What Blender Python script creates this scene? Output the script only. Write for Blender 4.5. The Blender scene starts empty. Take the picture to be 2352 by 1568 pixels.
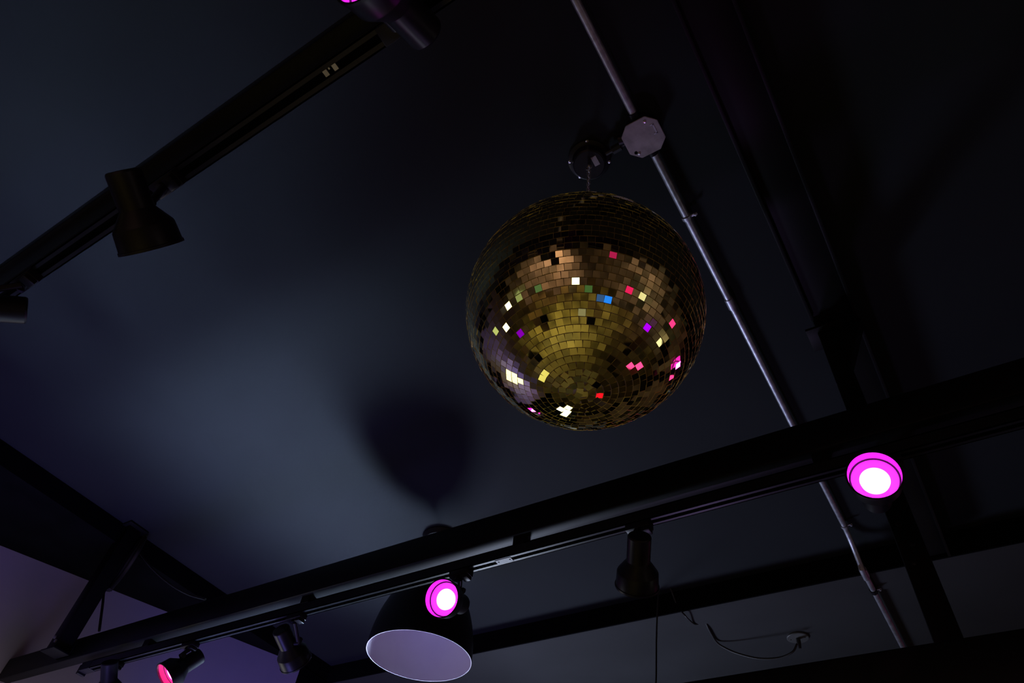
import bpy, bmesh, math, random
from mathutils import Vector, Matrix, Euler
random.seed(7)
sc = bpy.context.scene
col = sc.collection

# ------------------------------------------------------------------ camera
F = 1590.0
PT, RO, YA = math.radians(49.8), math.radians(9.0), math.radians(-38.7)
CAM = Vector((0, 0, 1.6))
_f0 = Vector((math.sin(YA), math.cos(YA), 0)); _rt = Vector((math.cos(YA), -math.sin(YA), 0)); _up = Vector((0, 0, 1))
FW = _f0*math.cos(PT) + _up*math.sin(PT); _u2 = _rt.cross(FW)
RT = _rt*math.cos(RO) + _u2*math.sin(RO); UP = -_rt*math.sin(RO) + _u2*math.cos(RO)
cd = bpy.data.cameras.new('camera'); cam = bpy.data.objects.new('camera', cd); col.objects.link(cam)
cd.sensor_width = 36; cd.lens = F/2352*36; cd.clip_start = 0.02; cd.clip_end = 60
cam.matrix_world = Matrix(((RT.x, UP.x, -FW.x, CAM.x), (RT.y, UP.y, -FW.y, CAM.y), (RT.z, UP.z, -FW.z, CAM.z), (0, 0, 0, 1)))
sc.camera = cam

# ------------------------------------------------------------------ world, exposure
w = bpy.data.worlds.new('world'); sc.world = w; w.use_nodes = True
w.node_tree.nodes['Background'].inputs[0].default_value = (0.02, 0.02, 0.03, 1)
w.node_tree.nodes['Background'].inputs[1].default_value = 0.02
sc.view_settings.view_transform = 'Standard'; sc.view_settings.look = 'None'
sc.view_settings.gamma = 1; sc.view_settings.exposure = 0.0; sc.view_settings.use_curve_mapping = False
sc.cycles.use_denoising = True
sc.cycles.max_bounces = 8

def spot(name, loc, aim, power, color, size, blend=1.0, radius=0.08):
    d = bpy.data.lights.new(name, 'SPOT'); o = bpy.data.objects.new(name, d); col.objects.link(o)
    d.energy = power; d.color = color; d.spot_size = math.radians(size); d.spot_blend = blend; d.shadow_soft_size = radius
    o.location = loc; o.rotation_euler = (Vector(aim)-Vector(loc)).to_track_quat('-Z', 'Y').to_euler()
    return o
STAGE = Vector((-3.0, 4.05, 1.35))          # added light panel standing in for the bright far-end source
PANEL_AIM = Vector((-2.17, 0.80, 3.52))
ad_ = bpy.data.lights.new('light_panel_beam', 'AREA'); ao_ = bpy.data.objects.new('light_panel_beam', ad_); col.objects.link(ao_)
ad_.shape = 'RECTANGLE'; ad_.size = 0.45; ad_.size_y = 1.25; ad_.energy = 16.5; ad_.color = (0.58, 0.77, 1.08); ad_.spread = math.radians(30)
ao_.location = STAGE + (PANEL_AIM-STAGE).normalized()*0.03
PANEL_Q = (PANEL_AIM-STAGE).to_track_quat('-Z', 'Y'); ao_.rotation_euler = PANEL_Q.to_euler()
spot('light_panel_spill', STAGE + Vector((0.1, 0, 0.05)), (-1.3, 2.75, 3.52), 225, (0.64, 0.74, 1.05), 78, 1.0, 0.34)  # wider spot at the panel, added to brighten the far ceiling
# unseen violet wall washers by the left wall; amber floor fill and pink wash added for the ball
spot('violet_wash', (-2.70, 1.35, 0.35), (-4.0, 1.2, 2.9), 240, (0.24, 0.20, 1.0), 125, 1.0, 0.5)
spot('plum_wash', (-2.3, 2.3, 0.35), (-3.55, 2.3, 2.6), 26, (0.62, 0.34, 0.90), 100, 1.0, 0.5)
spot('violet_uplight', (-1.3, 3.9, 0.3), (-0.8, 1.2, 3.2), 38, (0.62, 0.42, 1.0), 80, 1.0, 0.15)
for x, y in ((-0.9, -0.7), (-1.8, -1.0), (0.9, -1.2)):
    spot('amber_floor_fill', (x, y, 3.40), (x, y, 0), 150, (1.0, 0.90, 0.50), 80, 0.9, 0.05)  # no fixture; added to warm the floor the ball mirrors
spot('amber_floor_fill', (-2.35, 0.95, 3.38), (-2.4, 0.45, 0), 32, (1.0, 0.92, 0.5), 34, 0.8, 0.05)  # added brighter floor patch for the ball's lower left tiles
spot('pale_floor_fill', (-1.2, 2.6, 3.3), (-1.4, 2.5, 0), 60, (1.0, 0.95, 0.7), 46, 0.8, 0.05)  # added to brighten the floor mirrored at the ball's underside
spot('pink_wash', (0.3, -2.6, 3.3), (-0.2, -4.5, 1.9), 260, (1.0, 0.64, 0.70), 120, 1.0, 0.08)  # added to tint the back wall mirrored in the ball
spot('pink_wash_right', (1.4, 0.6, 3.3), (3.0, 0.2, 1.5), 60, (0.95, 0.66, 0.75), 120, 1.0, 0.08)  # same added tint for the right wall

def ray(x, y):
    return ((x-1176)*RT - (y-784)*UP + F*FW).normalized()
def atz(x, y, z):
    d = ray(x, y); return CAM + d*((z-CAM.z)/d.z)
def aty(x, y, Y):
    d = ray(x, y); return CAM + d*(Y/d.y)
def atd(x, y, depth):                        # depth along the optical axis
    d = ray(x, y); return CAM + d*(depth/d.dot(FW))

# ------------------------------------------------------------------ materials
def mat(name, color, rough=0.5, metal=0.0, spec=0.5, noise=None, bump=0.0, scale=8.0, color2=None):
    m = bpy.data.materials.new(name); m.use_nodes = True; nt = m.node_tree; b = nt.nodes['Principled BSDF']
    b.inputs['Base Color'].default_value = (*color, 1); b.inputs['Roughness'].default_value = rough
    b.inputs['Metallic'].default_value = metal; b.inputs['Specular IOR Level'].default_value = spec
    tc = nt.nodes.new('ShaderNodeTexCoord')
    n = nt.nodes.new('ShaderNodeTexNoise'); n.inputs['Scale'].default_value = scale; n.inputs['Detail'].default_value = 5
    nt.links.new(tc.outputs['Object'], n.inputs['Vector'])
    c2 = color2 or tuple(min(1, c*1.25) for c in color); c1 = color if color2 else tuple(c*0.8 for c in color)
    r = nt.nodes.new('ShaderNodeValToRGB'); r.color_ramp.elements[0].position = 0.35; r.color_ramp.elements[1].position = 0.68
    r.color_ramp.elements[0].color = (*c1, 1); r.color_ramp.elements[1].color = (*c2, 1)
    nt.links.new(n.outputs['Fac'], r.inputs['Fac']); nt.links.new(r.outputs['Color'], b.inputs['Base Color'])
    if bump:
        n2 = nt.nodes.new('ShaderNodeTexNoise'); n2.inputs['Scale'].default_value = scale*9; n2.inputs['Detail'].default_value = 3
        nt.links.new(tc.outputs['Object'], n2.inputs['Vector'])
        bp = nt.nodes.new('ShaderNodeBump'); bp.inputs['Strength'].default_value = bump; bp.inputs['Distance'].default_value = 0.002
        nt.links.new(n2.outputs['Fac'], bp.inputs['Height']); nt.links.new(bp.outputs['Normal'], b.inputs['Normal'])
    return m
def emis(name, color, strength):
    m = bpy.data.materials.new(name); m.use_nodes = True; nt = m.node_tree; nt.nodes.clear()
    e = nt.nodes.new('ShaderNodeEmission'); e.inputs[0].default_value = (*color, 1); e.inputs[1].default_value = strength
    o = nt.nodes.new('ShaderNodeOutputMaterial'); nt.links.new(e.outputs[0], o.inputs[0]); return m

M = dict(
    ceiling=mat('black_ceiling_paint', (0.0112, 0.0126, 0.0158), 0.75, 0, 0.10, bump=0.25, scale=1.6, color2=(0.0138, 0.0155, 0.0192)),
    soffit=mat('charcoal_soffit_paint', (0.024, 0.024, 0.027), 0.7, 0, 0.15, bump=0.3, scale=2.2, color2=(0.031, 0.031, 0.035)),
    near_black=mat('matt_black', (0.003, 0.003, 0.0035), 0.9, 0, 0.02),  # darkest tone, on the left margin, riser and far left wall
    lilac_wall=mat('pale_plaster', (0.21, 0.20, 0.32), 0.85, 0, 0.2, bump=0.2, scale=1.3, color2=(0.30, 0.25, 0.40)),
    room_wall=mat('beige_plaster', (0.08, 0.08, 0.06), 0.85, 0, 0.2, bump=0.2, scale=2.4, color2=(0.70, 0.58, 0.48)),
    floor=mat('oak_floor', (0.05, 0.04, 0.015), 0.5, 0, 0.4, scale=3.4, color2=(0.44, 0.36, 0.15)),
    steel=mat('black_painted_steel', (0.004, 0.004, 0.005), 0.44, 0, 0.13, bump=0.05, scale=5),
    track=mat('black_anodised_track', (0.010, 0.010, 0.014), 0.3, 0.0, 0.26),
    head=mat('satin_black_enamel', (0.007, 0.006, 0.010), 0.36, 0, 0.22),
    slot=mat('dark_track_channel', (0.002, 0.002, 0.002), 0.9, 0, 0.0),
    reflector=mat('grey_reflector_enamel', (0.09, 0.09, 0.09), 0.6, 0, 0.1),
    galv=mat('galvanised_steel', (0.36, 0.36, 0.42), 0.42, 0.75, 0.5, scale=40),
    lid=mat('grey_box_lid', (0.26, 0.22, 0.26), 0.6, 0.1, 0.4, scale=30),
    chrome=mat('zinc_screw', (0.75, 0.75, 0.80), 0.25, 1.0),
    brass=mat('contact_metal', (0.5, 0.5, 0.55), 0.35, 0.8),
    gold=mat('gold_mirror_glass', (0.90, 0.80, 0.33), 0.03, 1.0, color2=(0.96, 0.88, 0.40), scale=30),
    gold_edge=mat('cut_gold_glass_edge', (0.95, 0.76, 0.26), 0.55, 1.0),
    core=mat('lilac_grey_plaster_core', (0.30, 0.24, 0.26), 0.9, 0, 0.2),
    pend_out=mat('black_pendant_enamel', (0.006, 0.005, 0.007), 0.45, 0, 0.25),
    pend_in=mat('pale_pendant_enamel', (0.48, 0.42, 0.50), 0.5, 0, 0.3, scale=1.0, color2=(0.51, 0.45, 0.53)),
    cable=mat('black_rubber_cable', (0.016, 0.015, 0.018), 0.5, 0, 0.4),
    dark_cable=mat('dark_plastic', (0.008, 0.008, 0.010), 0.5, 0, 0.3),
    wood=mat('dark_table_wood', (0.05, 0.03, 0.02), 0.4, 0, 0.4, color2=(0.10, 0.06, 0.03)),
    plate=mat('grey_socket_plastic', (0.065, 0.065, 0.068), 0.5, 0, 0.3),
    e_magenta=emis('magenta_bulb_glow', (1.0, 0.020, 1.0), 60),
    e_pink=emis('hot_pink_bulb_glow', (1.0, 0.020, 0.22), 60),
    e_off=mat('unlit_bulb_glass', (0.25, 0.25, 0.26), 0.2, 0, 0.5),
)

# ------------------------------------------------------------------ mesh helpers
def link(name, bm, m, parent=None, smooth=None, world_children=None):
    me = bpy.data.meshes.new(name); bm.normal_update(); bm.to_mesh(me); bm.free()
    for mm in (m if isinstance(m, (list, tuple)) else [m]): me.materials.append(mm)
    o = bpy.data.objects.new(name, me); col.objects.link(o)
    if smooth is not None:
        me.polygons.foreach_set('use_smooth', [True]*len(me.polygons)); me.set_sharp_from_angle(angle=math.radians(smooth))
    if parent is not None:
        o.parent = parent
        if world_children: o.location = -parent.location
    return o
def tag(o, label, cat, group=None, kind=None):
    o['label'] = label; o['category'] = cat
    if group: o['group'] = group
    if kind: o['kind'] = kind
    return o
def empty(name, loc, label, cat, group=None, kind=None):
    o = bpy.data.objects.new(name, None); o.empty_display_size = 0.05; col.objects.link(o); o.location = loc
    return tag(o, label, cat, group, kind)
def box(bm, x0, x1, y0, y1, z0, z1, bev=0.0, mi=0):
    n0 = len(bm.verts)
    r = bmesh.ops.create_cube(bm, size=1)
    for v in r['verts']:
        v.co = Vector(((x0+x1)/2 + v.co.x*(x1-x0), (y0+y1)/2 + v.co.y*(y1-y0), (z0+z1)/2 + v.co.z*(z1-z0)))
    es = list({e for v in r['verts'] for e in v.link_edges})
    for f in {f for v in r['verts'] for f in v.link_faces}: f.material_index = mi
    if bev: bmesh.ops.bevel(bm, geom=es, offset=bev, segments=2, affect='EDGES', profile=0.5)
def frame_of(d):
    d = d.normalized(); a = Vector((0, 0, 1)) if abs(d.z) < 0.9 else Vector((1, 0, 0))
    u = d.cross(a).normalized(); return u, d.cross(u).normalized(), d
def lathe(bm, prof, origin, axis, n=32, cap0=False, cap1=False, mi=0):
    """prof: (distance along the axis, radius)"""
    u, v, d = frame_of(Vector(axis)); rings = []
    for (t, r) in prof:
        c = Vector(origin) + d*t
        rings.append([bm.verts.new(c + (u*math.cos(2*math.pi*k/n) + v*math.sin(2*math.pi*k/n))*max(r, 1e-5)) for k in range(n)])
    for a, b in zip(rings, rings[1:]):
        for k in range(n):
            f = bm.faces.new((a[k], a[(k+1) % n], b[(k+1) % n], b[k])); f.material_index = mi
    if cap0: bm.faces.new(rings[0][::-1]).material_index = mi
    if cap1: bm.faces.new(rings[-1]).material_index = mi
    return rings
def tube(bm, pts, r, n=10, cap=True, mi=0):
    pts = [Vector(p) for p in pts]; rings = []; pu = None
    for i, p in enumerate(pts):
        d = (pts[min(i+1, len(pts)-1)] - pts[max(i-1, 0)]).normalized()
        if pu is None: pu, _, _ = frame_of(d)
        u = (pu - d*pu.dot(d)).normalized(); v = d.cross(u); pu = u
        rings.append([bm.verts.new(p + (u*math.cos(2*math.pi*k/n) + v*math.sin(2*math.pi*k/n))*r) for k in range(n)])
    for a, b in zip(rings, rings[1:]):
        for k in range(n): bm.faces.new((a[k], a[(k+1) % n], b[(k+1) % n], b[k])).material_index = mi
    if cap: bm.faces.new(rings[0][::-1]); bm.faces.new(rings[-1])
def smooth_path(P, n=8):
    P = [Vector(p) for p in P]; P = [P[0]*2-P[1]] + P + [P[-1]*2-P[-2]]; out = []
    for i in range(1, len(P)-2):
        for k in range(n):
            t = k/n; a, b, c, d = P[i-1], P[i], P[i+1], P[i+2]
            out.append(0.5*((2*b) + (c-a)*t + (2*a-5*b+4*c-d)*t*t + (3*b-a-3*c+d)*t**3))
    out.append(P[-2]); return out
def B(): return bmesh.new()
def slab(name, pts, z0, z1, m, kind='structure'):
    bm = B(); lo = [bm.verts.new((p[0], p[1], z0)) for p in pts]; hi = [bm.verts.new((p[0], p[1], z1)) for p in pts]
    bm.faces.new(lo[::-1]); bm.faces.new(hi); n = len(pts)
    for k in range(n): bm.faces.new((lo[k], lo[(k+1) % n], hi[(k+1) % n], hi[k]))
    bmesh.ops.recalc_face_normals(bm, faces=bm.faces)
    o = link(name, bm, m); o['kind'] = kind; return o

# ------------------------------------------------------------------ the room
ZC, ZS, XE, YS = 3.52, 3.42, -3.45, 3.02
WL0 = atz(0, 1252, ZS); WL1 = atz(692, 1527, ZS); wd = (WL1-WL0).normalized()      # the skewed left wall
WA = WL0 - wd*6.6; WB = WL1
nrm = Vector((wd.y, -wd.x, 0))                                                    # into the room
XR, YB, YF = 3.2, -4.6, 5.6
slab('ceiling', [(XE, YB), (XR, YB), (XR, YS), (XE, YS)], ZC, ZC+0.12, M['ceiling'])
slab('trim_1', [(WA.x-0.3, YB), (XE, YB), (XE, YS), (WB.x-0.9, YS), (WL0.x-0.5, WL0.y)], ZS, ZC+0.12, M['near_black'])   # dropped black margin along the left wall
slab('trim_2', [(-4.4, YS), (XR, YS), (XR, YF), (-4.4, YF)], ZS, ZC+0.12, M['soffit'])                                     # lower soffit at the far end
slab('floor', [(-7.2, YB-0.1), (XR+0.1, YB-0.1), (XR+0.1, YF+0.1), (-7.2, YF+0.1)], -0.1, 0, M['floor'])
def wall(name, a, b, m, z1=ZC+0.1, th=0.12, out=None):
    a = Vector((a[0], a[1], 0)); b = Vector((b[0], b[1], 0)); d = (b-a).normalized(); n = Vector((d.y, -d.x, 0)) if out is None else Vector(out).normalized()
    return slab(name, [a, b, b+n*th, a+n*th], -0.05, z1, m)
wall('wall_left', WA, WB, M['lilac_wall'], z1=ZS, out=-nrm)
wall('wall_far_left', WB + Vector((0.0, 0.004, 0)), (WB.x, YF), M['near_black'], z1=ZS, out=(-1, 0, 0))
wall('wall_back', (-7.0, YB), (XR, YB), M['room_wall'], out=(0, -1, 0))
wall('wall_right', (XR, YB), (XR, YF), M['room_wall'], out=(1, 0, 0))
wall('wall_front', (WB.x, YF), (XR, YF), M['room_wall'], out=(0, 1, 0))
# flat board fixed along the near edge of the far soffit
slab('trim_3', [(WB.x+0.02, YS+0.001), (XR-0.01, YS+0.001), (XR-0.01, YS+0.145), (WB.x+0.02, YS+0.145)], ZS-0.010, ZS+0.002, M['soffit'])
# black riser face between the upper ceiling and the soffit
slab('trim_4', [(XE+0.001, YS-0.008), (XR-0.01, YS-0.008), (XR-0.01, YS+0.0005), (XE+0.001, YS+0.0005)], ZS-0.010, ZC-0.001, M['near_black'])

# ------------------------------------------------------------------ steelwork
def beam(name, x0, x1, y0, y1, z0, z1, label, bev=0.006):
    o = empty(name, ((x0+x1)/2, (y0+y1)/2, z0), label, 'beam', None, 'thing')
    bm = B(); box(bm, x0, x1, y0, y1, z0, z1, bev); link('beam_section', bm, M['steel'], o, 30, True)
    return o
Z0, Z1 = 2.845, 2.947
Y2a, Y2b = 1.480, 1.532
b2 = beam('steel_beam', -4.00, XR-0.01, Y2a, Y2b, Z0, Z1, 'long black steel beam crossing the lower half of the picture, below the mirror ball')
bm = B(); box(bm, -4.02, -3.995, Y2a-0.001, Y2b+0.001, Z0-0.001, Z1-0.012, 0.003); link('end_cap', bm, M['steel'], b2, 30, True)
Y1a, Y1b = 0.070, 0.123
b1 = beam('steel_beam', -4.6, XR-0.01, Y1a, Y1b, Z0, Z1, 'black steel beam running diagonally through the upper left corner')
b3 = beam('steel_beam', -0.9, XR-0.01, 1.53, 1.59, 2.23, 2.35, 'lowest black steel beam at the bottom right edge')
for o, pts in ((b1, [(-4.3, Y1a), (2.6, Y1a)]),):
    for x, y in pts:
        bm = B(); tube(bm, [(x, y+0.025, Z1-0.002), (x, y+0.025, ZC)], 0.012, 12); link('hanger_rod', bm, M['steel'], o, 40, True)
# duct-like casing on the ceiling and its column
cas = empty('ceiling_joist', (0, 0, ZC-0.12), 'wide black boxed joist fixed to the ceiling right of the metal conduit', 'beam', None, 'thing')
bm = B(); box(bm, -0.060, 0.068, YB+0.02, YS-0.02, ZC-0.10, ZC, 0.004); link('casing', bm, M['steel'], cas, 30, True)
bm = B(); box(bm, -0.062, -0.052, YB+0.02, 1.55, ZC-0.118, ZC-0.10, 0.001); box(bm, 0.060, 0.070, YB+0.02, YS-0.02, ZC-0.118, ZC-0.10, 0.001)
link('edge_strip', bm, M['steel'], cas, 30, True)
def post(name, cx, cy, h, z0, z1, label, foot):
    o = empty(name, (cx, cy, z0), label, 'post', None, 'thing')
    bm = B(); box(bm, cx-h, cx+h, cy-h, cy+h, z0, z1, 0.005); link('shaft', bm, M['steel'], o, 30, True)
    bm = B(); box(bm, cx-h-0.03, cx+h+0.03, cy-h-0.02, cy+h+0.02, z1-0.01, z1, 0.001)
    link('top_plate', bm, M['steel'], o, 30, True)
    return o
pl = post('steel_post', -3.446, 1.441, 0.0365, 2.87, ZC, 'short black post dropping from the ceiling edge to the left end of the long beam', True)
bm = B(); box(bm, -3.50, -3.395, 1.395, 1.4795, 2.862, 2.870, 0.001); box(bm, -3.50, -3.395, 1.4735, 1.4795, 2.862, 2.925, 0.001)
link('foot_bracket', bm, M['steel'], pl, 30, True)
for dx in (-0.022, 0.0):
    bm = B(); lathe(bm, [(0, 0.0), (0, 0.008), (0.006, 0.0075), (0.007, 0.0)], (-3.430+dx*1.2, 1.4045, 2.900-dx), (0, -1, 0), 6)
    link('bolt', bm, M['galv'], pl, 30, True)
pc = post('steel_column', -0.030, 1.620, 0.028, 0.0, ZC-0.12, 'tall black steel column behind the large magenta spotlight, right side', True)
bm = B(); box(bm, -0.004, 0.075, 1.60, 1.64, ZC-0.29, ZC-0.12, 0.002)
for v in bm.verts:
    if v.co.z < ZC-0.2 and v.co.x > 0.03: v.co.x = 0.0
link('gusset_plate', bm, M['steel'], pc, 30, True)
bm = B(); box(bm, 0.0, 0.045, 1.585, 1.66, 2.33, 2.362, 0.002); link('bracket', bm, M['steel'], pc, 30, True)
for k, zz in enumerate((2.66, 2.60, 2.555)):
    bm = B(); lathe(bm, [(0, 0.0), (0, 0.007), (0.006, 0.0065), (0.007, 0.0)], (-0.038+0.012*(k % 2), 1.592, zz), (0, -1, 0), 6)
    link('bolt', bm, M['head'], pc, 30, True)

# ------------------------------------------------------------------ lighting tracks
def track(x0, x1, y0, y1, zt, label, joints, caps):
    o = empty('lighting_track', ((x0+x1)/2, (y0+y1)/2, zt), label, 'track', 'lighting tracks under the beams')
    bm = B(); h = 0.035; zb = zt-h; w = y1-y0
    box(bm, x0, x1, y0, y1, zt-0.004, zt); box(bm, x0, x1, y0, y0+0.003, zb, zt); box(bm, x0, x1, y1-0.003, y1, zb, zt)
    box(bm, x0, x1, y0, y0+0.0105, zb, zb+0.0025); box(bm, x0, x1, y1-0.0105, y1, zb, zb+0.0025)
    link('rail', bm, M['track'], o, None, True)
    bm = B(); box(bm, x0+0.002, x1-0.002, y0+0.0031, y1-0.0031, zb+0.004, zt-0.0041); link('conductor_channel', bm, M['slot'], o, None, True)
    for k in range(int((x1-x0)/0.9)):
        x = x0+0.35+k*0.9; bm = B(); box(bm, x-0.02, x+0.02, y0-0.001, y1+0.001, zt-0.003, Z0+0.001, 0.001)
        link('fixing_clip', bm, M['steel'], o, None, True)
    for x in joints:
        bm = B(); box(bm, x-0.028, x+0.028, y0+0.006, y1-0.006, zb-0.0012, zb+0.006, 0.0006)
        for dx in (-0.020, 0.020): lathe(bm, [(0, 0.0), (0, 0.0025), (0.0012, 0.0022), (0.0013, 0)], (x+dx, (y0+y1)/2, zb-0.0012), (0, 0, -1), 10)
        link('joint_piece', bm, M['track'], o, None, True)
    for x, s in caps:
        bm = B(); box(bm, min(x, x+s*0.075), max(x, x+s*0.075), y0-0.001, y1+0.001, zb-0.002, zt, 0.002)
        box(bm, min(x+s*0.075, x+s*0.093), max(x+s*0.075, x+s*0.093), y0+0.003, y1+0.004, zb-0.010, zt-0.006, 0.002)
        link('live_end', bm, M['track'], o, None, True)
    return o
ZT = 2.820
T1a, T1b = 0.101, 0.136
T2a, T2b = 1.494, 1.529
jx1 = atz(740, 133, ZT-0.035).x
jx2 = atz(1157, 1286, ZT-0.035).x
t1 = track(-4.2, 2.6, T1a, T1b, ZT, 'black lighting track under the beam in the upper left', [], [])
bm = B()
for dx, s in ((-0.012, 0.0045), (-0.002, 0.0015), (0.009, 0.0045)):
    box(bm, jx1+dx-s, jx1+dx+s, 0.1115, 0.1115+2.4*s, ZT-0.0345, ZT-0.031)
link('contact', bm, M['brass'], t1, None, True)
t2 = track(-3.20, 2.7, T2a, T2b, ZT, 'black lighting track under the long beam carrying the row of spotlights', [jx2], [(-3.20, -1)])

# ------------------------------------------------------------------ track spotlights
SPOTLEN, RM, RB = 0.145, 0.055, 0.031
def shared(name, bm, m, smooth=35):
    o = link(name, bm, m, None, smooth); me = o.data; bpy.data.objects.remove(o); return me
def head_meshes():
    """local frame: back cap at the origin, mouth at +Z"""
    L = SPOTLEN; bm = B()
    prof = [(0, 0), (0.0, RB*0.86), (0.0012, RB*0.94), (0.005, RB), (0.0705, RB), (0.0715, RB+0.0002), (0.101, RM*0.96), (0.104, RM*0.985), (L-0.006, RM+0.0012), (L-0.005, RM+0.0032), (L, RM+0.0032), (L, RM-0.0008), (L-0.006, RM-0.0016)]
    lathe(bm, prof, (0, 0, 0), (0, 0, 1), 56); shade = shared('lamp_shade', bm, M['head'], 25)
    bm = B(); lathe(bm, [(L-0.006, RM-0.0016), (L-0.024, RM-0.003), (L-0.0245, RM-0.007), (L-0.052, RM-0.011), (L-0.070, RB*0.9), (L-0.0701, 0)], (0, 0, 0), (0, 0, 1), 56)
    refl = shared('reflector', bm, M['reflector'], 25)
    bm = B(); lathe(bm, [(L-0.069, 0.014), (L-0.054, 0.020), (L-0.036, 0.0300), (L-0.029, 0.0312), (L-0.024, 0.0285), (L-0.0215, 0.020), (L-0.0205, 0.0)], (0, 0, 0), (0, 0, 1), 40)
    bulb = shared('bulb', bm, M['e_off'], 60)
    bm = B(); lathe(bm, [(0, 0), (0, 0.009), (0.009, 0.010), (0.011, 0.008), (0.011, 0)], (0, 0, 0), (0, 0, 1), 20); knob = shared('knob', bm, M['head'], 30)
    return shade, refl, bulb, knob
SH, RF, BU, KN = head_meshes()
ADAPT = None
def spotlight(bpx, depth, apx, a_far, track_y, label, bulb, ax=None, toggle=-1, away=None):
    global ADAPT
    Bm = atd(bpx[0], bpx[1], depth)                     # mouth centre
    lo, hi = depth-0.4, depth+0.4                       # slide the back cap along its ray until the head has its real length
    d = ray(*apx); k = 1/d.dot(FW)
    def dist(z): return (CAM + d*k*z - Bm).length
    zm = min((depth+i*0.002-0.4 for i in range(400)), key=dist)
    best = min((zm + (1 if a_far else -1)*i*0.001 for i in range(300)), key=lambda z: abs(dist(z)-SPOTLEN))
    A = CAM + d*k*best
    if away is not None:                                # tilt of the mouth away from the viewer given: distance follows from the real length
        rB = ray(*bpx); t1 = 1.0; rr = rB.dot(d); f_ = lambda D: ((rB*D) - d*((D-away*SPOTLEN)/rr)).length - SPOTLEN
        lo, hi = 0.3, 8.0
        for _ in range(60):
            mid = (lo+hi)/2
            if f_(mid) > 0: hi = mid
            else: lo = mid
        Bm = CAM + rB*lo; A = CAM + d*((lo-away*SPOTLEN)/rr)
    axis = (Bm-A).normalized(); A = Bm - axis*SPOTLEN
    joint = A + axis*0.066
    yc = track_y; x = joint.x if ax is None else ax
    zt = ZT-0.035
    root = empty('track_spotlight', (x, yc, zt), label, 'spotlight', 'track spotlights')
    bm = B(); box(bm, -0.036, 0.036, -0.0165, 0.0165, -0.018, 0.004, 0.002); box(bm, 0.010, 0.034, -0.014, 0.014, -0.030, -0.016, 0.002)
    lathe(bm, [(0, 0.012), (0.010, 0.011)], (-0.006, 0, -0.028), (0, 0, 1), 20, True, True)
    link('track_adapter', bm, M['head'], root, 30)
    # arm from the adapter down to the side of the housing
    up = Vector((x, yc, zt-0.026)); side = (up-joint) - axis*(up-joint).dot(axis)
    if side.length < 1e-4: side = Vector((0, 0, 1))
    side.normalize(); foot = joint + side*(RB-0.002)
    elbow = foot + side*0.014
    bm = B(); org = root.location
    tube(bm, [up-org, (up+(elbow-up)*0.15)-org, elbow-org], 0.0075, 14)
    tube(bm, [elbow+side*0.004-org, foot-org], 0.010, 16)
    link('arm', bm, M['head'], root, 40)
    q = axis.to_track_quat('Z', 'Y')
    sh = bpy.data.objects.new('lamp_shade', SH); col.objects.link(sh); sh.parent = root; sh.location = A-org; sh.rotation_euler = q.to_euler()
    rf = bpy.data.objects.new('reflector', RF); col.objects.link(rf); rf.parent = sh
    bu = bpy.data.objects.new('bulb', BU); col.objects.link(bu); bu.parent = sh
    bu.material_slots[0].link = 'OBJECT'; bu.material_slots[0].material = bulb
    kn = bpy.data.objects.new('knob', KN); col.objects.link(kn); kn.parent = root
    t = axis.cross(side).normalized()*toggle
    kn.location = elbow + t*0.008 - org; kn.rotation_euler = t.to_track_quat('Z', 'Y').to_euler()
    return root, Bm, axis
tc1, tc2 = (T1a+T1b)/2, (T2a+T2b)/2
def tx(px, py, y): return aty(px, py, y).x
spotlight((349, 570), 1.36, (281, 391), True, tc1, 'unlit black spotlight hanging on the upper left track, seen whole', M['e_off'], away=0.06, ax=atz(368, 405, ZT-0.045).x)
spotlight((836, -70), 1.00, (981, 80), True, tc1, 'magenta-lit spotlight cut by the top edge of the picture', M['e_magenta'], ax=atz(905, 45, ZT-0.045).x)
spotlight((-125, 700), 1.5, (63, 713), True, tc1, 'black spotlight cut by the left edge of the picture', M['e_off'], away=0.05, ax=atz(52, 638, ZT-0.045).x)
spotlight((248, 1604), 2.62, (252, 1519), False, tc2, 'black spotlight at the left end of the lower track, cut by the bottom edge', M['e_off'], away=0.35, ax=tx(270, 1519, tc2))
spotlight((379, 1556), 2.60, (461, 1504), True, tc2, 'spotlight glowing hot pink inside, aimed left at the bottom edge', M['e_pink'], ax=tx(438, 1480, tc2))
spotlight((680, 1520), 2.55, (645, 1444), False, tc2, 'unlit black spotlight between the pink spotlight and the pendant lamp', M['e_off'], away=0.5, ax=tx(683, 1412, tc2))
spotlight((1014, 1373), 2.10, (1060, 1387), True, tc2, 'smaller magenta-lit spotlight in front of the pendant lamp', M['e_magenta'], ax=tx(1060, 1312, tc2))
spotlight((1463, 1346), 1.88, (1469, 1229), False, tc2, 'unlit black spotlight pointing down, beside the looped cable', M['e_off'], away=0.5, ax=tx(1468, 1208, tc2))
spotlight((2008, 1090), 1.52, (2015, 1152), True, tc2, 'large bright magenta spotlight facing the viewer at the right', M['e_magenta'], ax=tx(2030, 1048, tc2)+0.0)

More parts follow.
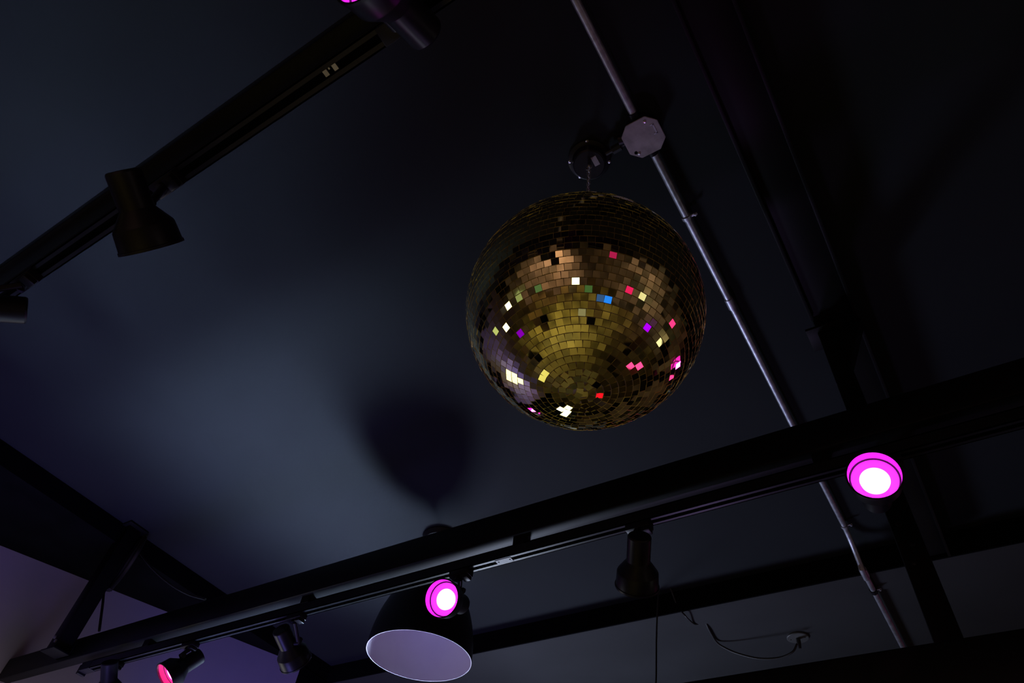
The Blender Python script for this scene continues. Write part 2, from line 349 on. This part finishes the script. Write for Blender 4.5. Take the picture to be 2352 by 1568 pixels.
# ------------------------------------------------------------------ mirror ball
R = 0.25
BC = CAM + ray(1341, 716)*1.48
ball = empty('mirror_ball', BC, 'large gold mirror ball hanging on a chain from the ceiling', 'mirror ball')
bm = B(); bmesh.ops.create_uvsphere(bm, u_segments=96, v_segments=64, radius=R-0.0022); link('core', bm, M['core'], ball, 60)
tiles = []
bm = B(); rnd = random.Random(11)
NR = 56; pitch = math.pi*R/NR; hs = 0.0127/2; th = 0.0025
for i in range(NR):
    th_ = (i+0.5)*math.pi/NR; n = max(3, round(2*math.pi*math.sin(th_)*R/pitch)); ph0 = rnd.random()*6.28
    for k in range(n):
        ph = ph0 + 2*math.pi*(k+rnd.uniform(-0.03, 0.03))/n
        nn = Vector((math.sin(th_)*math.cos(ph), math.sin(th_)*math.sin(ph), math.cos(th_)))
        e1 = Vector((-math.sin(ph), math.cos(ph), 0)); e2 = nn.cross(e1)
        a, b_ = rnd.gauss(0, 0.021), rnd.gauss(0, 0.021)
        n2 = (nn + e1*a + e2*b_).normalized()
        if i > NR-5 or i < 4:
            rz = rnd.uniform(-0.35, 0.35)
        else: rz = rnd.gauss(0, 0.02)
        u = (e1 - n2*e1.dot(n2)).normalized(); v = n2.cross(u); u, v = u*math.cos(rz)+v*math.sin(rz), v*math.cos(rz)-u*math.sin(rz)
        wfac = min(1.04, (2*math.pi*math.sin(th_)*R/n)/pitch*0.955 + 0.0)
        c = nn*(R+rnd.uniform(-0.0004, 0.0004)); hu = 0.5*(2*math.pi*math.sin(th_)*R/n)*0.947 if 4 <= i <= NR-6 else hs; hv = hs
        top = [bm.verts.new(c + u*sx*hu + v*sy*hv) for sx, sy in ((-1, -1), (1, -1), (1, 1), (-1, 1))]
        bot = [bm.verts.new(t.co - n2*th*1.6) for t in top]
        f = bm.faces.new(top)
        for q in range(4):
            g = bm.faces.new((top[q], bot[q], bot[(q+1) % 4], top[(q+1) % 4])); g.material_index = 1
        tiles.append((c + BC, n2))
tm = link('mirror_tiles', bm, [M['gold'], M['gold_edge']], ball)
bm = B(); lathe(bm, [(-0.004, 0), (-0.004, 0.040), (0.0, 0.040), (0.004, 0.030), (0.008, 0.008), (0.020, 0.006), (0.020, 0)], (0, 0, R), (0, 0, 1), 32)
link('top_cap', bm, M['galv'], ball, 40)
bm = B(); z = R+0.016; k = 0; MZ = ZC-0.045-BC.z
while z < MZ-0.002:
    a = 0.0105; rr = 0.0048; pts = []
    for q in range(17):
        t = 2*math.pi*q/16; px = rr*math.cos(t); pz = rr*math.sin(t) + (a-rr if math.sin(t) > 0 else -(a-rr))
        pts.append(Vector((px, 0, z+a*0.9+pz)) if k % 2 else Vector((0, px, z+a*0.9+pz)))
    tube(bm, pts, 0.0016, 6, False); z += 0.0165; k += 1
link('chain', bm, M['galv'], ball, 60)
# ceiling motor above the ball
mo = empty('ball_motor', (BC.x, BC.y, ZC), 'round black rotating mount on the ceiling holding the chain of the mirror ball', 'ceiling mount')
bm = B(); lathe(bm, [(0, 0.062), (0.006, 0.062), (0.008, 0.058), (0.010, 0.050), (0.034, 0.047), (0.038, 0.043), (0.038, 0)], (0, 0, 0), (0, 0, -1), 40, True); link('housing', bm, M['head'], mo, 30)
bm = B(); lathe(bm, [(0, 0.004), (0.012, 0.004), (0.014, 0)], (0, 0, -0.037), (0, 0, -1), 12)
tube(bm, [Vector((0.009*math.cos(t), 0, -0.055+0.009*math.sin(t))) for t in [2*math.pi*q/14 for q in range(15)]], 0.002, 8, False); link('hook', bm, M['galv'], mo, 40)
for x, y in ((-0.043, 0.028), (0.044, 0.028), (0.02, -0.05), (-0.046, -0.022)):
    bm = B(); lathe(bm, [(0, 0.0055), (0.003, 0.0045), (0.004, 0)], (x*1.12, y*1.12, -0.007), (0, 0, -1), 14); link('screw', bm, M['chrome'], mo, 40)
bm = B(); box(bm, 0.014, 0.030, -0.018, 0.012, -0.0395, -0.0375, 0.0005); link('rating_label', bm, M['lid'], mo)

# ------------------------------------------------------------------ conduit and junction box
CX, CZ, CR = -0.268, ZC-0.024, 0.0115
JB = atz(1480, 315, ZC-0.05); JB.x = CX-0.002
def saddle(bm, y, z=CZ, x=CX):
    lathe(bm, [(-0.006, CR+0.0008), (-0.006, CR+0.0035), (0.006, CR+0.0035), (0.006, CR+0.0008)], (x, y, z), (0, 1, 0), 24)
    box(bm, x-0.006, x+0.006, y-0.006, y+0.006, z+CR, ZC if y < YS else ZS)
    box(bm, x+CR+0.002, x+CR+0.022, y-0.004, y+0.004, z-0.004, z+0.001, 0.001)
    lathe(bm, [(0, 0.004), (0.006, 0.004), (0.007, 0)], (x+CR+0.016, y, z-0.003), (0, 0, -1), 12)
c1 = empty('electrical_conduit', (CX, -1, CZ), 'galvanised conduit from the top edge to the ceiling junction box', 'conduit', 'conduit runs')
bm = B(); tube(bm, [(CX, YB+0.01, CZ), (CX, JB.y-0.055, CZ)], CR, 20); link('pipe', bm, M['galv'], c1, 40, True)
bm = B(); lathe(bm, [(0, CR), (0, CR+0.003), (0.018, CR+0.003), (0.018, CR)], (CX, JB.y-0.066, CZ), (0, 1, 0), 20); link('coupler', bm, M['head'], c1, 40, True)
c2 = empty('electrical_conduit', (CX, 2, CZ), 'galvanised conduit running from the junction box down behind the long beam to the bottom right', 'conduit', 'conduit runs')
CZ2 = ZS-0.026
bm = B(); tube(bm, smooth_path([(CX, JB.y+0.045, CZ), (CX, YS-0.50, CZ), (CX, YS-0.26, CZ), (CX-0.002, YS-0.13, CZ-0.03), (CX-0.002, YS-0.02, CZ2-0.012), (CX, YS+0.12, CZ2), (CX, YF-0.01, CZ2)], 8), CR, 20)
link('pipe', bm, M['galv'], c2, 40, True)
ys1 = atz(1582, 497, CZ).y; ys2 = atz(1926, 1210, CZ).y; yc1 = atz(1676, 697, CZ).y; yin = atz(1972, 1317, CZ2).y; ys3 = atz(1990, 1358, CZ2).y
for y, z in ((ys1, CZ), (ys2, CZ), (ys3, CZ2)):
    bm = B(); saddle(bm, y, z); link('saddle_clip', bm, M['galv'], c2, 40, True)
bm = B(); lathe(bm, [(-0.022, CR), (-0.022, CR+0.0025), (0.022, CR+0.0025), (0.022, CR)], (CX, yc1, CZ), (0, 1, 0), 24); link('coupler', bm, M['galv'], c2, 30, True)
bm = B(); lathe(bm, [(-0.03, CR), (-0.028, CR+0.004), (-0.02, CR+0.0045), (0.02, CR+0.0045), (0.028, CR+0.004), (0.03, CR)], (CX, yin, CZ2), (0, 1, 0), 24)
box(bm, CX-0.010, CX+0.010, yin-0.020, yin+0.020, CZ2-CR-0.009, CZ2-CR+0.003, 0.004); link('inspection_fitting', bm, M['galv'], c2, 40, True)
bm = B(); lathe(bm, [(-0.012, CR), (-0.012, CR+0.005), (0.012, CR+0.005), (0.012, CR)], (CX, ys3+0.005, CZ2), (0, 1, 0), 8); link('lock_nut', bm, M['head'], c2, 20, True)

jb = empty('junction_box', (JB.x, JB.y, ZC), 'grey octagonal junction box lid on the ceiling beside the ball mount', 'junction box')
def octa(bm, r, z0, z1, cut=0.42, rot=0.0):
    pts = []
    for k in range(4):
        a = math.pi/2*k + rot; n = Vector((math.cos(a), math.sin(a))); t = Vector((-math.sin(a), math.cos(a)))
        w = r*cut
        pts += [n*r - t*w, n*r + t*w]
    lo = [bm.verts.new((p.x, p.y, z0)) for p in pts]; hi = [bm.verts.new((p.x, p.y, z1)) for p in pts]
    bm.faces.new(lo[::-1]); bm.faces.new(hi)
    for k in range(8): bm.faces.new((lo[k], lo[(k+1) % 8], hi[(k+1) % 8], hi[k]))
    bmesh.ops.recalc_face_normals(bm, faces=bm.faces)
bm = B(); lathe(bm, [(0, 0.052), (0.044, 0.052), (0.046, 0.050)], (0, 0, 0), (0, 0, -1), 40, True, True)
for a in (90, -90, 192):
    t = math.radians(a); lathe(bm, [(0, 0.015), (0.030, 0.015)], (0.040*math.cos(t), 0.040*math.sin(t), -0.024), (math.cos(t), math.sin(t), 0), 20, True, True)
link('box_body', bm, M['head'], jb, 40)
bm = B(); octa(bm, 0.054, -0.0495, -0.046, 0.52); bmesh.ops.bevel(bm, geom=list(bm.edges), offset=0.0012, segments=2, affect='EDGES'); link('lid', bm, M['lid'], jb, 20)
for x, y in ((-0.030, 0.037), (0.022, -0.040)):
    bm = B(); lathe(bm, [(0, 0.0045), (0.002, 0.004), (0.003, 0)], (x, y, -0.0493), (0, 0, -1), 14); link('lid_screw', bm, M['chrome'], jb, 40)
bm = B(); lathe(bm, [(0, 0.0048), (0.0006, 0.0048), (0.0006, 0)], (-0.037, 0.031, -0.0494), (0, 0, -1), 14); link('lid_hole', bm, M['slot'], jb, 40)
bm = B()
for bx in ((0.036, 0.040, -0.024, 0.006), (0.0295, 0.040, 0.003, 0.007), (0.0295, 0.040, -0.025, -0.021)): box(bm, bx[0], bx[1], bx[2], bx[3], -0.0505, -0.0494, 0.0003)
link('raised_mark', bm, M['galv'], jb)
dv = Vector((BC.x-JB.x, BC.y-JB.y, 0)); dl = dv.length; dv.normalize()
cf = empty('conduit_stub', (JB.x, JB.y, CZ), 'short dark connector between the junction box and the ball mount', 'conduit')
bm = B(); lathe(bm, [(0.070, 0.013), (0.096, 0.013)], (JB.x, JB.y, CZ), dv, 8, True, True); link('gland', bm, M['dark_cable'], cf, 20, True)
bm = B(); tube(bm, [Vector((JB.x, JB.y, CZ))+dv*0.05, Vector((JB.x, JB.y, CZ))+dv*(dl-0.055)], 0.006, 12); link('cable', bm, M['cable'], cf, 40, True)

# ------------------------------------------------------------------ pendant lamp behind the long beam
PR = atz(1018, 1236, ZC)
pz = min((2.6+0.002*i for i in range(400)), key=lambda z: abs((lambda q: 784-F*q.dot(UP)/q.dot(FW))(Vector((PR.x, PR.y, z))-CAM) - 1508))
pd = (Vector((PR.x, PR.y, pz))-CAM).dot(FW); pr = 122.5/F*pd*1.0
pen = empty('pendant_lamp', (PR.x, PR.y, ZC), 'black dome pendant lamp with a white inside at the bottom centre', 'pendant lamp')
hz = pz-ZC; H = 0.36*(pr/0.22)
bm = B(); lathe(bm, [(0, 0.10), (0.006, 0.10), (0.026, 0.088), (0.030, 0.070), (0.030, 0)], (0, 0, 0), (0, 0, -1), 48, True); link('ceiling_rose', bm, M['pend_out'], pen, 30)
bm = B(); tube(bm, [(0, 0, -0.028), (0, 0, hz+H)], 0.004, 10); link('cord', bm, M['cable'], pen, 40)
dome = []
for k in range(15):
    t = k/14; dome.append((H*(1-t), pr*(math.sin(math.acos(1-t)))**0.92 if t > 0 else 0.0))
dome = [(d, max(r, 0.03)) for d, r in dome]
bm = B(); lathe(bm, [(H+0.05, 0.0), (H+0.05, 0.018), (H+0.005, 0.022)] + dome, (0, 0, hz), (0, 0, 1), 72); link('shade', bm, M['pend_out'], pen, 50)
sh = pen.children[-1]
bm = B(); inner = [(max(d-0.004, 0), r-0.0035) for d, r in dome]; lathe(bm, [(0.0, pr)] + [(0, pr-0.0035)] + inner[::-1][1:] + [(inner[0][0], 0)], (0, 0, hz), (0, 0, 1), 72); o = link('shade_lining', bm, M['pend_in'], sh, 50); o['label'] = 'white enamel inside of the shade'
bm = B(); lathe(bm, [(0.0, 0.019), (-0.05, 0.019), (-0.052, 0)], (0, 0, hz+H-0.01), (0, 0, 1), 24); link('lamp_holder', bm, M['pend_in'], pen, 40)

# ------------------------------------------------------------------ cables
def cable(name, pts, r, label, m='cable', group=None):
    bm = B(); tube(bm, smooth_path(pts, 8), r, 8); o = link(name, bm, M[m], None, 60); tag(o, label, 'cable', group); return o
sz = ZS-0.012
cable('looped_cable', [aty(1502, 1640, 3.0), aty(1507, 1560, 3.0), aty(1508, 1460, 3.0), aty(1512, 1370, 2.98), aty(1520, 1340, 2.97), aty(1530, 1333, 2.97), aty(1540, 1350, 2.98), aty(1556, 1390, 3.02), atz(1575, 1415, sz-0.02), atz(1592, 1431, sz-0.004), atz(1603, 1433, sz+0.004)], 0.0042, 'thin black cable hanging in a loop right of the downward spotlight')
plug_t = atz(1832, 1462, ZS)
cable('socket_cable', [atz(1620, 1427, ZS+0.003), atz(1630, 1448, ZS-0.008), atz(1646, 1474, ZS-0.010), atz(1668, 1489, ZS-0.03), atz(1700, 1502, ZS-0.06), atz(1745, 1512, ZS-0.09), atz(1790, 1510, ZS-0.10), atz(1820, 1497, ZS-0.09), atz(1831, 1478, ZS-0.055)], 0.0052, 'black cable curving into the round ceiling socket plate')
so = empty('ceiling_socket', (plug_t.x, plug_t.y, ZS), 'round grey socket plate with a black plug on the far soffit', 'socket')
bm = B(); lathe(bm, [(0, 0.052), (0.007, 0.052), (0.009, 0.049), (0.009, 0)], (0, 0, 0), (0, 0, -1), 40); link('plate', bm, M['plate'], so, 30)
for s in (-1, 1):
    bm = B(); lathe(bm, [(0, 0.0035), (0.0008, 0.003), (0.0009, 0)], (s*0.034, 0.0, -0.0088), (0, 0, -1), 12); link('screw', bm, M['slot'], so, 40)
bm = B(); lathe(bm, [(0, 0.0), (0, 0.0105), (0.030, 0.0105), (0.034, 0.009), (0.058, 0.0065), (0.058, 0)], (0, 0, -0.004), (0, -0.05, -1), 16); link('plug', bm, M['cable'], so, 40)
cable('post_cable', [atz(312, 1258, 3.47), aty(345, 1300, 1.50), aty(387, 1338, 1.50), aty(430, 1363, 1.50), aty(472, 1376, 1.50)], 0.0045, 'thin cable sagging from the left post top to the long beam')
cable('hanging_cable', [aty(262, 1262, 1.50), aty(248, 1300, 1.50), aty(240, 1345, 1.51), aty(236, 1385, 1.51), aty(228, 1448, 1.506)], 0.006, 'thin cable hanging beside the left post against the purple wall')
# taped bundle at the top of the left post
bm = B()
for k in range(5):
    o_ = Vector((0.012*(k-2), 0.014+0.008*(k % 2), 0)); P = [Vector((-3.425, 1.50, 3.50)), Vector((-3.43+0.01*k, 1.49, 3.40)), Vector((-3.43, 1.485+0.004*k, 3.30)), Vector((-3.435, 1.485, 3.20))]
    tube(bm, smooth_path([p+o_*0.6 for p in P], 6), 0.010, 8)
tag(link('cable_bundle', bm, M['cable'], None, 60), 'bundle of black cables taped to the top of the left post', 'cable')

# ------------------------------------------------------------------ unseen globe lamps, added to put glints in the mirror ball
def refl_from(px, py):
    d = ray(px, py); o = CAM-BC; b_ = o.dot(d); c_ = o.dot(o)-R*R; t = -b_-math.sqrt(max(b_*b_-c_, 0)); p = CAM+d*t
    c, n = min(tiles, key=lambda T: (T[0]-p).length); dd = (c-CAM).normalized()
    return c, dd - n*2*dd.dot(n)
def room_hit(p, d, m=0.10):
    ts = []
    for ax, val in ((2, m), (2, ZS-m), (0, XR-m), (1, YB+m), (1, YF-m)):
        if abs(d[ax]) > 1e-6:
            t = (val-p[ax])/d[ax]
            if t > 0: ts.append(t)
    den = d.dot(nrm)
    if den < -1e-6:
        t = (Vector((WL0.x, WL0.y, 0))+nrm*m - Vector((p.x, p.y, 0))).dot(nrm)/den
        if t > 0 and (p+d*t).y < WB.y: ts.append(t)
    if d.x < 0:
        t = (WB.x+m-p.x)/d.x
        if t > 0 and (p+d*t).y > WB.y: ts.append(t)
    return p + d*min(ts)
def globe(px, py, r, color, s, label):
    p, d = refl_from(px, py); h = room_hit(p, d, r+0.04)
    o = empty('added_globe_lamp', h, label, 'lamp', 'small globe lamps added for the ball glints')
    bm = B(); bmesh.ops.create_uvsphere(bm, u_segments=24, v_segments=16, radius=r); link('globe', bm, emis('globe_glow', color, s), o, 60)
    bm = B(); lathe(bm, [(0, r*0.45), (0.012, r*0.5), (0.03, r*0.5), (0.03, 0)], (0, 0, -r-0.022), (0, 0, 1), 20, True); link('lamp_base', bm, M['head'], o, 40)
    return o
W = (1.0, 0.98, 0.86)
globe(1325, 655, 0.07, W, 5, 'added white globe lamp on the floor behind the viewer')
globe(1485, 680, 0.27, W, 0.9, 'added large dim white globe lamp on the right wall')
globe(1520, 780, 0.30, W, 1.3, 'added large white globe lamp low on the right wall, far end')
globe(1166, 710, 0.09, W, 4, 'added white globe lamp on the left wall behind the viewer')
globe(1160, 743, 0.07, W, 5, 'added white globe lamp low on the left wall behind the viewer')
globe(1157, 675, 0.07, (1, 0.75, 0.3), 4, 'added amber globe lamp high on the left wall behind the viewer')
globe(1183, 858, 0.38, W, 2.5, 'added large white globe lamp on the left wall under the long beam')
globe(1545, 742, 0.07, (1, 0.03, 0.35), 2.2, 'added pink globe lamp on the right wall')
globe(1541, 842, 0.10, (1, 0.05, 0.6), 2.2, 'added pink globe lamp on the front wall')
globe(1475, 836, 0.07, (1, 0.06, 0.5), 2.0, 'added pink globe lamp on the floor at the far end')
globe(1448, 660, 0.07, (1, 0.02, 0.3), 0.9, 'added dim pink globe lamp on the right wall')
globe(1404, 684, 0.08, (0.02, 0.30, 2.6), 1.0, 'added blue globe lamp on the floor at the right')
globe(1487, 757, 0.12, (0.5, 0.0, 2.4), 1.0, 'added violet globe lamp low on the right wall')
globe(1192, 762, 0.08, (0.35, 0.0, 1.6), 0.7, 'added violet globe lamp low on the left wall')
globe(1385, 910, 0.08, (1.2, 0.01, 0.05), 1.0, 'added red globe lamp on the floor at the far end')
DW = (0.80, 1.0, 0.62)
for px, py, rr, c, st, lb in ((1196, 690, 0.10, DW, 0.35, 'added dim green-white globe lamp on the left wall, higher'), (1218, 716, 0.12, DW, 0.30, 'added dim green-white globe lamp on the left wall, lower'),
                              (1242, 658, 0.12, (0.5, 1, 0.6), 0.16, 'added dim green globe lamp behind the viewer, left'), (1348, 655, 0.10, (0.4, 1, 0.5), 0.14, 'added dim green globe lamp behind the viewer, centre'),
                              (1335, 716, 0.10, W, 0.25, 'added dim white globe lamp on the floor behind the viewer'), (1380, 684, 0.08, (0.1, 0.3, 1.6), 0.35, 'added dim blue globe lamp on the floor at the right'),
                              (1400, 590, 0.10, (1, 0.03, 0.4), 0.45, 'added dim pink globe lamp high behind the viewer'), (1145, 765, 0.10, DW, 0.7, 'added pale globe lamp low on the left wall'),
                              (1240, 862, 0.16, (1, 0.95, 0.4), 0.9, 'added yellow globe lamp on the floor at the left'), (1545, 865, 0.08, (1, 0.05, 0.5), 1.8, 'added pink globe lamp high on the front wall')):
    globe(px, py, rr, c, st, lb)
# unseen tall panel and stand, added to carry the far-end light
sg = empty('light_panel', (STAGE.x, STAGE.y, 0), 'added tall white light panel on a black stand at the far left end', 'light panel')
org = Vector((STAGE.x, STAGE.y, 0)); dn = (PANEL_Q @ Vector((0, 0, -1)))
def pbox(name, x, y, z0, z1, m):
    bm = B(); box(bm, -x, x, -y, y, z0, z1, 0.004)
    for v in bm.verts: v.co = PANEL_Q @ v.co + STAGE - org
    return link(name, bm, m, sg, 30)
pbox('panel_housing', 0.25, 0.65, 0.005, 0.07, M['head'])
pbox('diffuser', 0.235, 0.635, -0.004, 0.004, emis('panel_glow', (0.9, 1, 1), 3))
bm = B(); tube(bm, [Vector((0, 0.16, 0.02)), Vector((0, 0.16, STAGE.z+0.02)), STAGE-org+(PANEL_Q @ Vector((0, 0, 0.05)))], 0.016, 12); link('pole', bm, M['steel'], sg, 40)
for k in range(3):
    t = 2*math.pi*k/3; bm = B(); tube(bm, [(0, 0.16, 0.45), (0.30*math.cos(t), 0.16+0.30*math.sin(t), 0.012)], 0.011, 10); link('leg', bm, M['steel'], sg, 40)
# unseen round bar tables, added to vary what the ball mirrors
proto = None
for k, (x, y) in enumerate(((-1.6, -1.4), (0.9, -0.6), (-2.8, 0.3), (1.4, 1.9), (-0.6, 2.5))):
    nm = ['behind the viewer', 'right of the viewer', 'near the left wall', 'by the right wall', 'under the long beam'][k]
    if proto is None:
        proto = empty('round_table', (x, y, 0), '', 'table', 'round bar tables added for the ball reflections')
        bm = B(); lathe(bm, [(0, 0), (0, 0.30), (0.03, 0.31), (0.03, 0)], (0, 0, 0.72), (0, 0, 1), 40); link('tabletop', bm, M['wood'], proto, 30)
        bm = B(); tube(bm, [(0, 0, 0.02), (0, 0, 0.72)], 0.03, 16); link('pedestal', bm, M['steel'], proto, 40)
        bm = B(); lathe(bm, [(0, 0.22), (0.012, 0.22), (0.03, 0.04), (0.03, 0)], (0, 0, 0), (0, 0, 1), 32, True); link('base', bm, M['steel'], proto, 40)
        t = proto
    else:
        t = proto.copy(); col.objects.link(t); t.location = (x, y, 0)
        for ch in list(proto.children):
            c = ch.copy(); col.objects.link(c); c.parent = t
    t['label'] = 'added small round dark bar table standing ' + nm
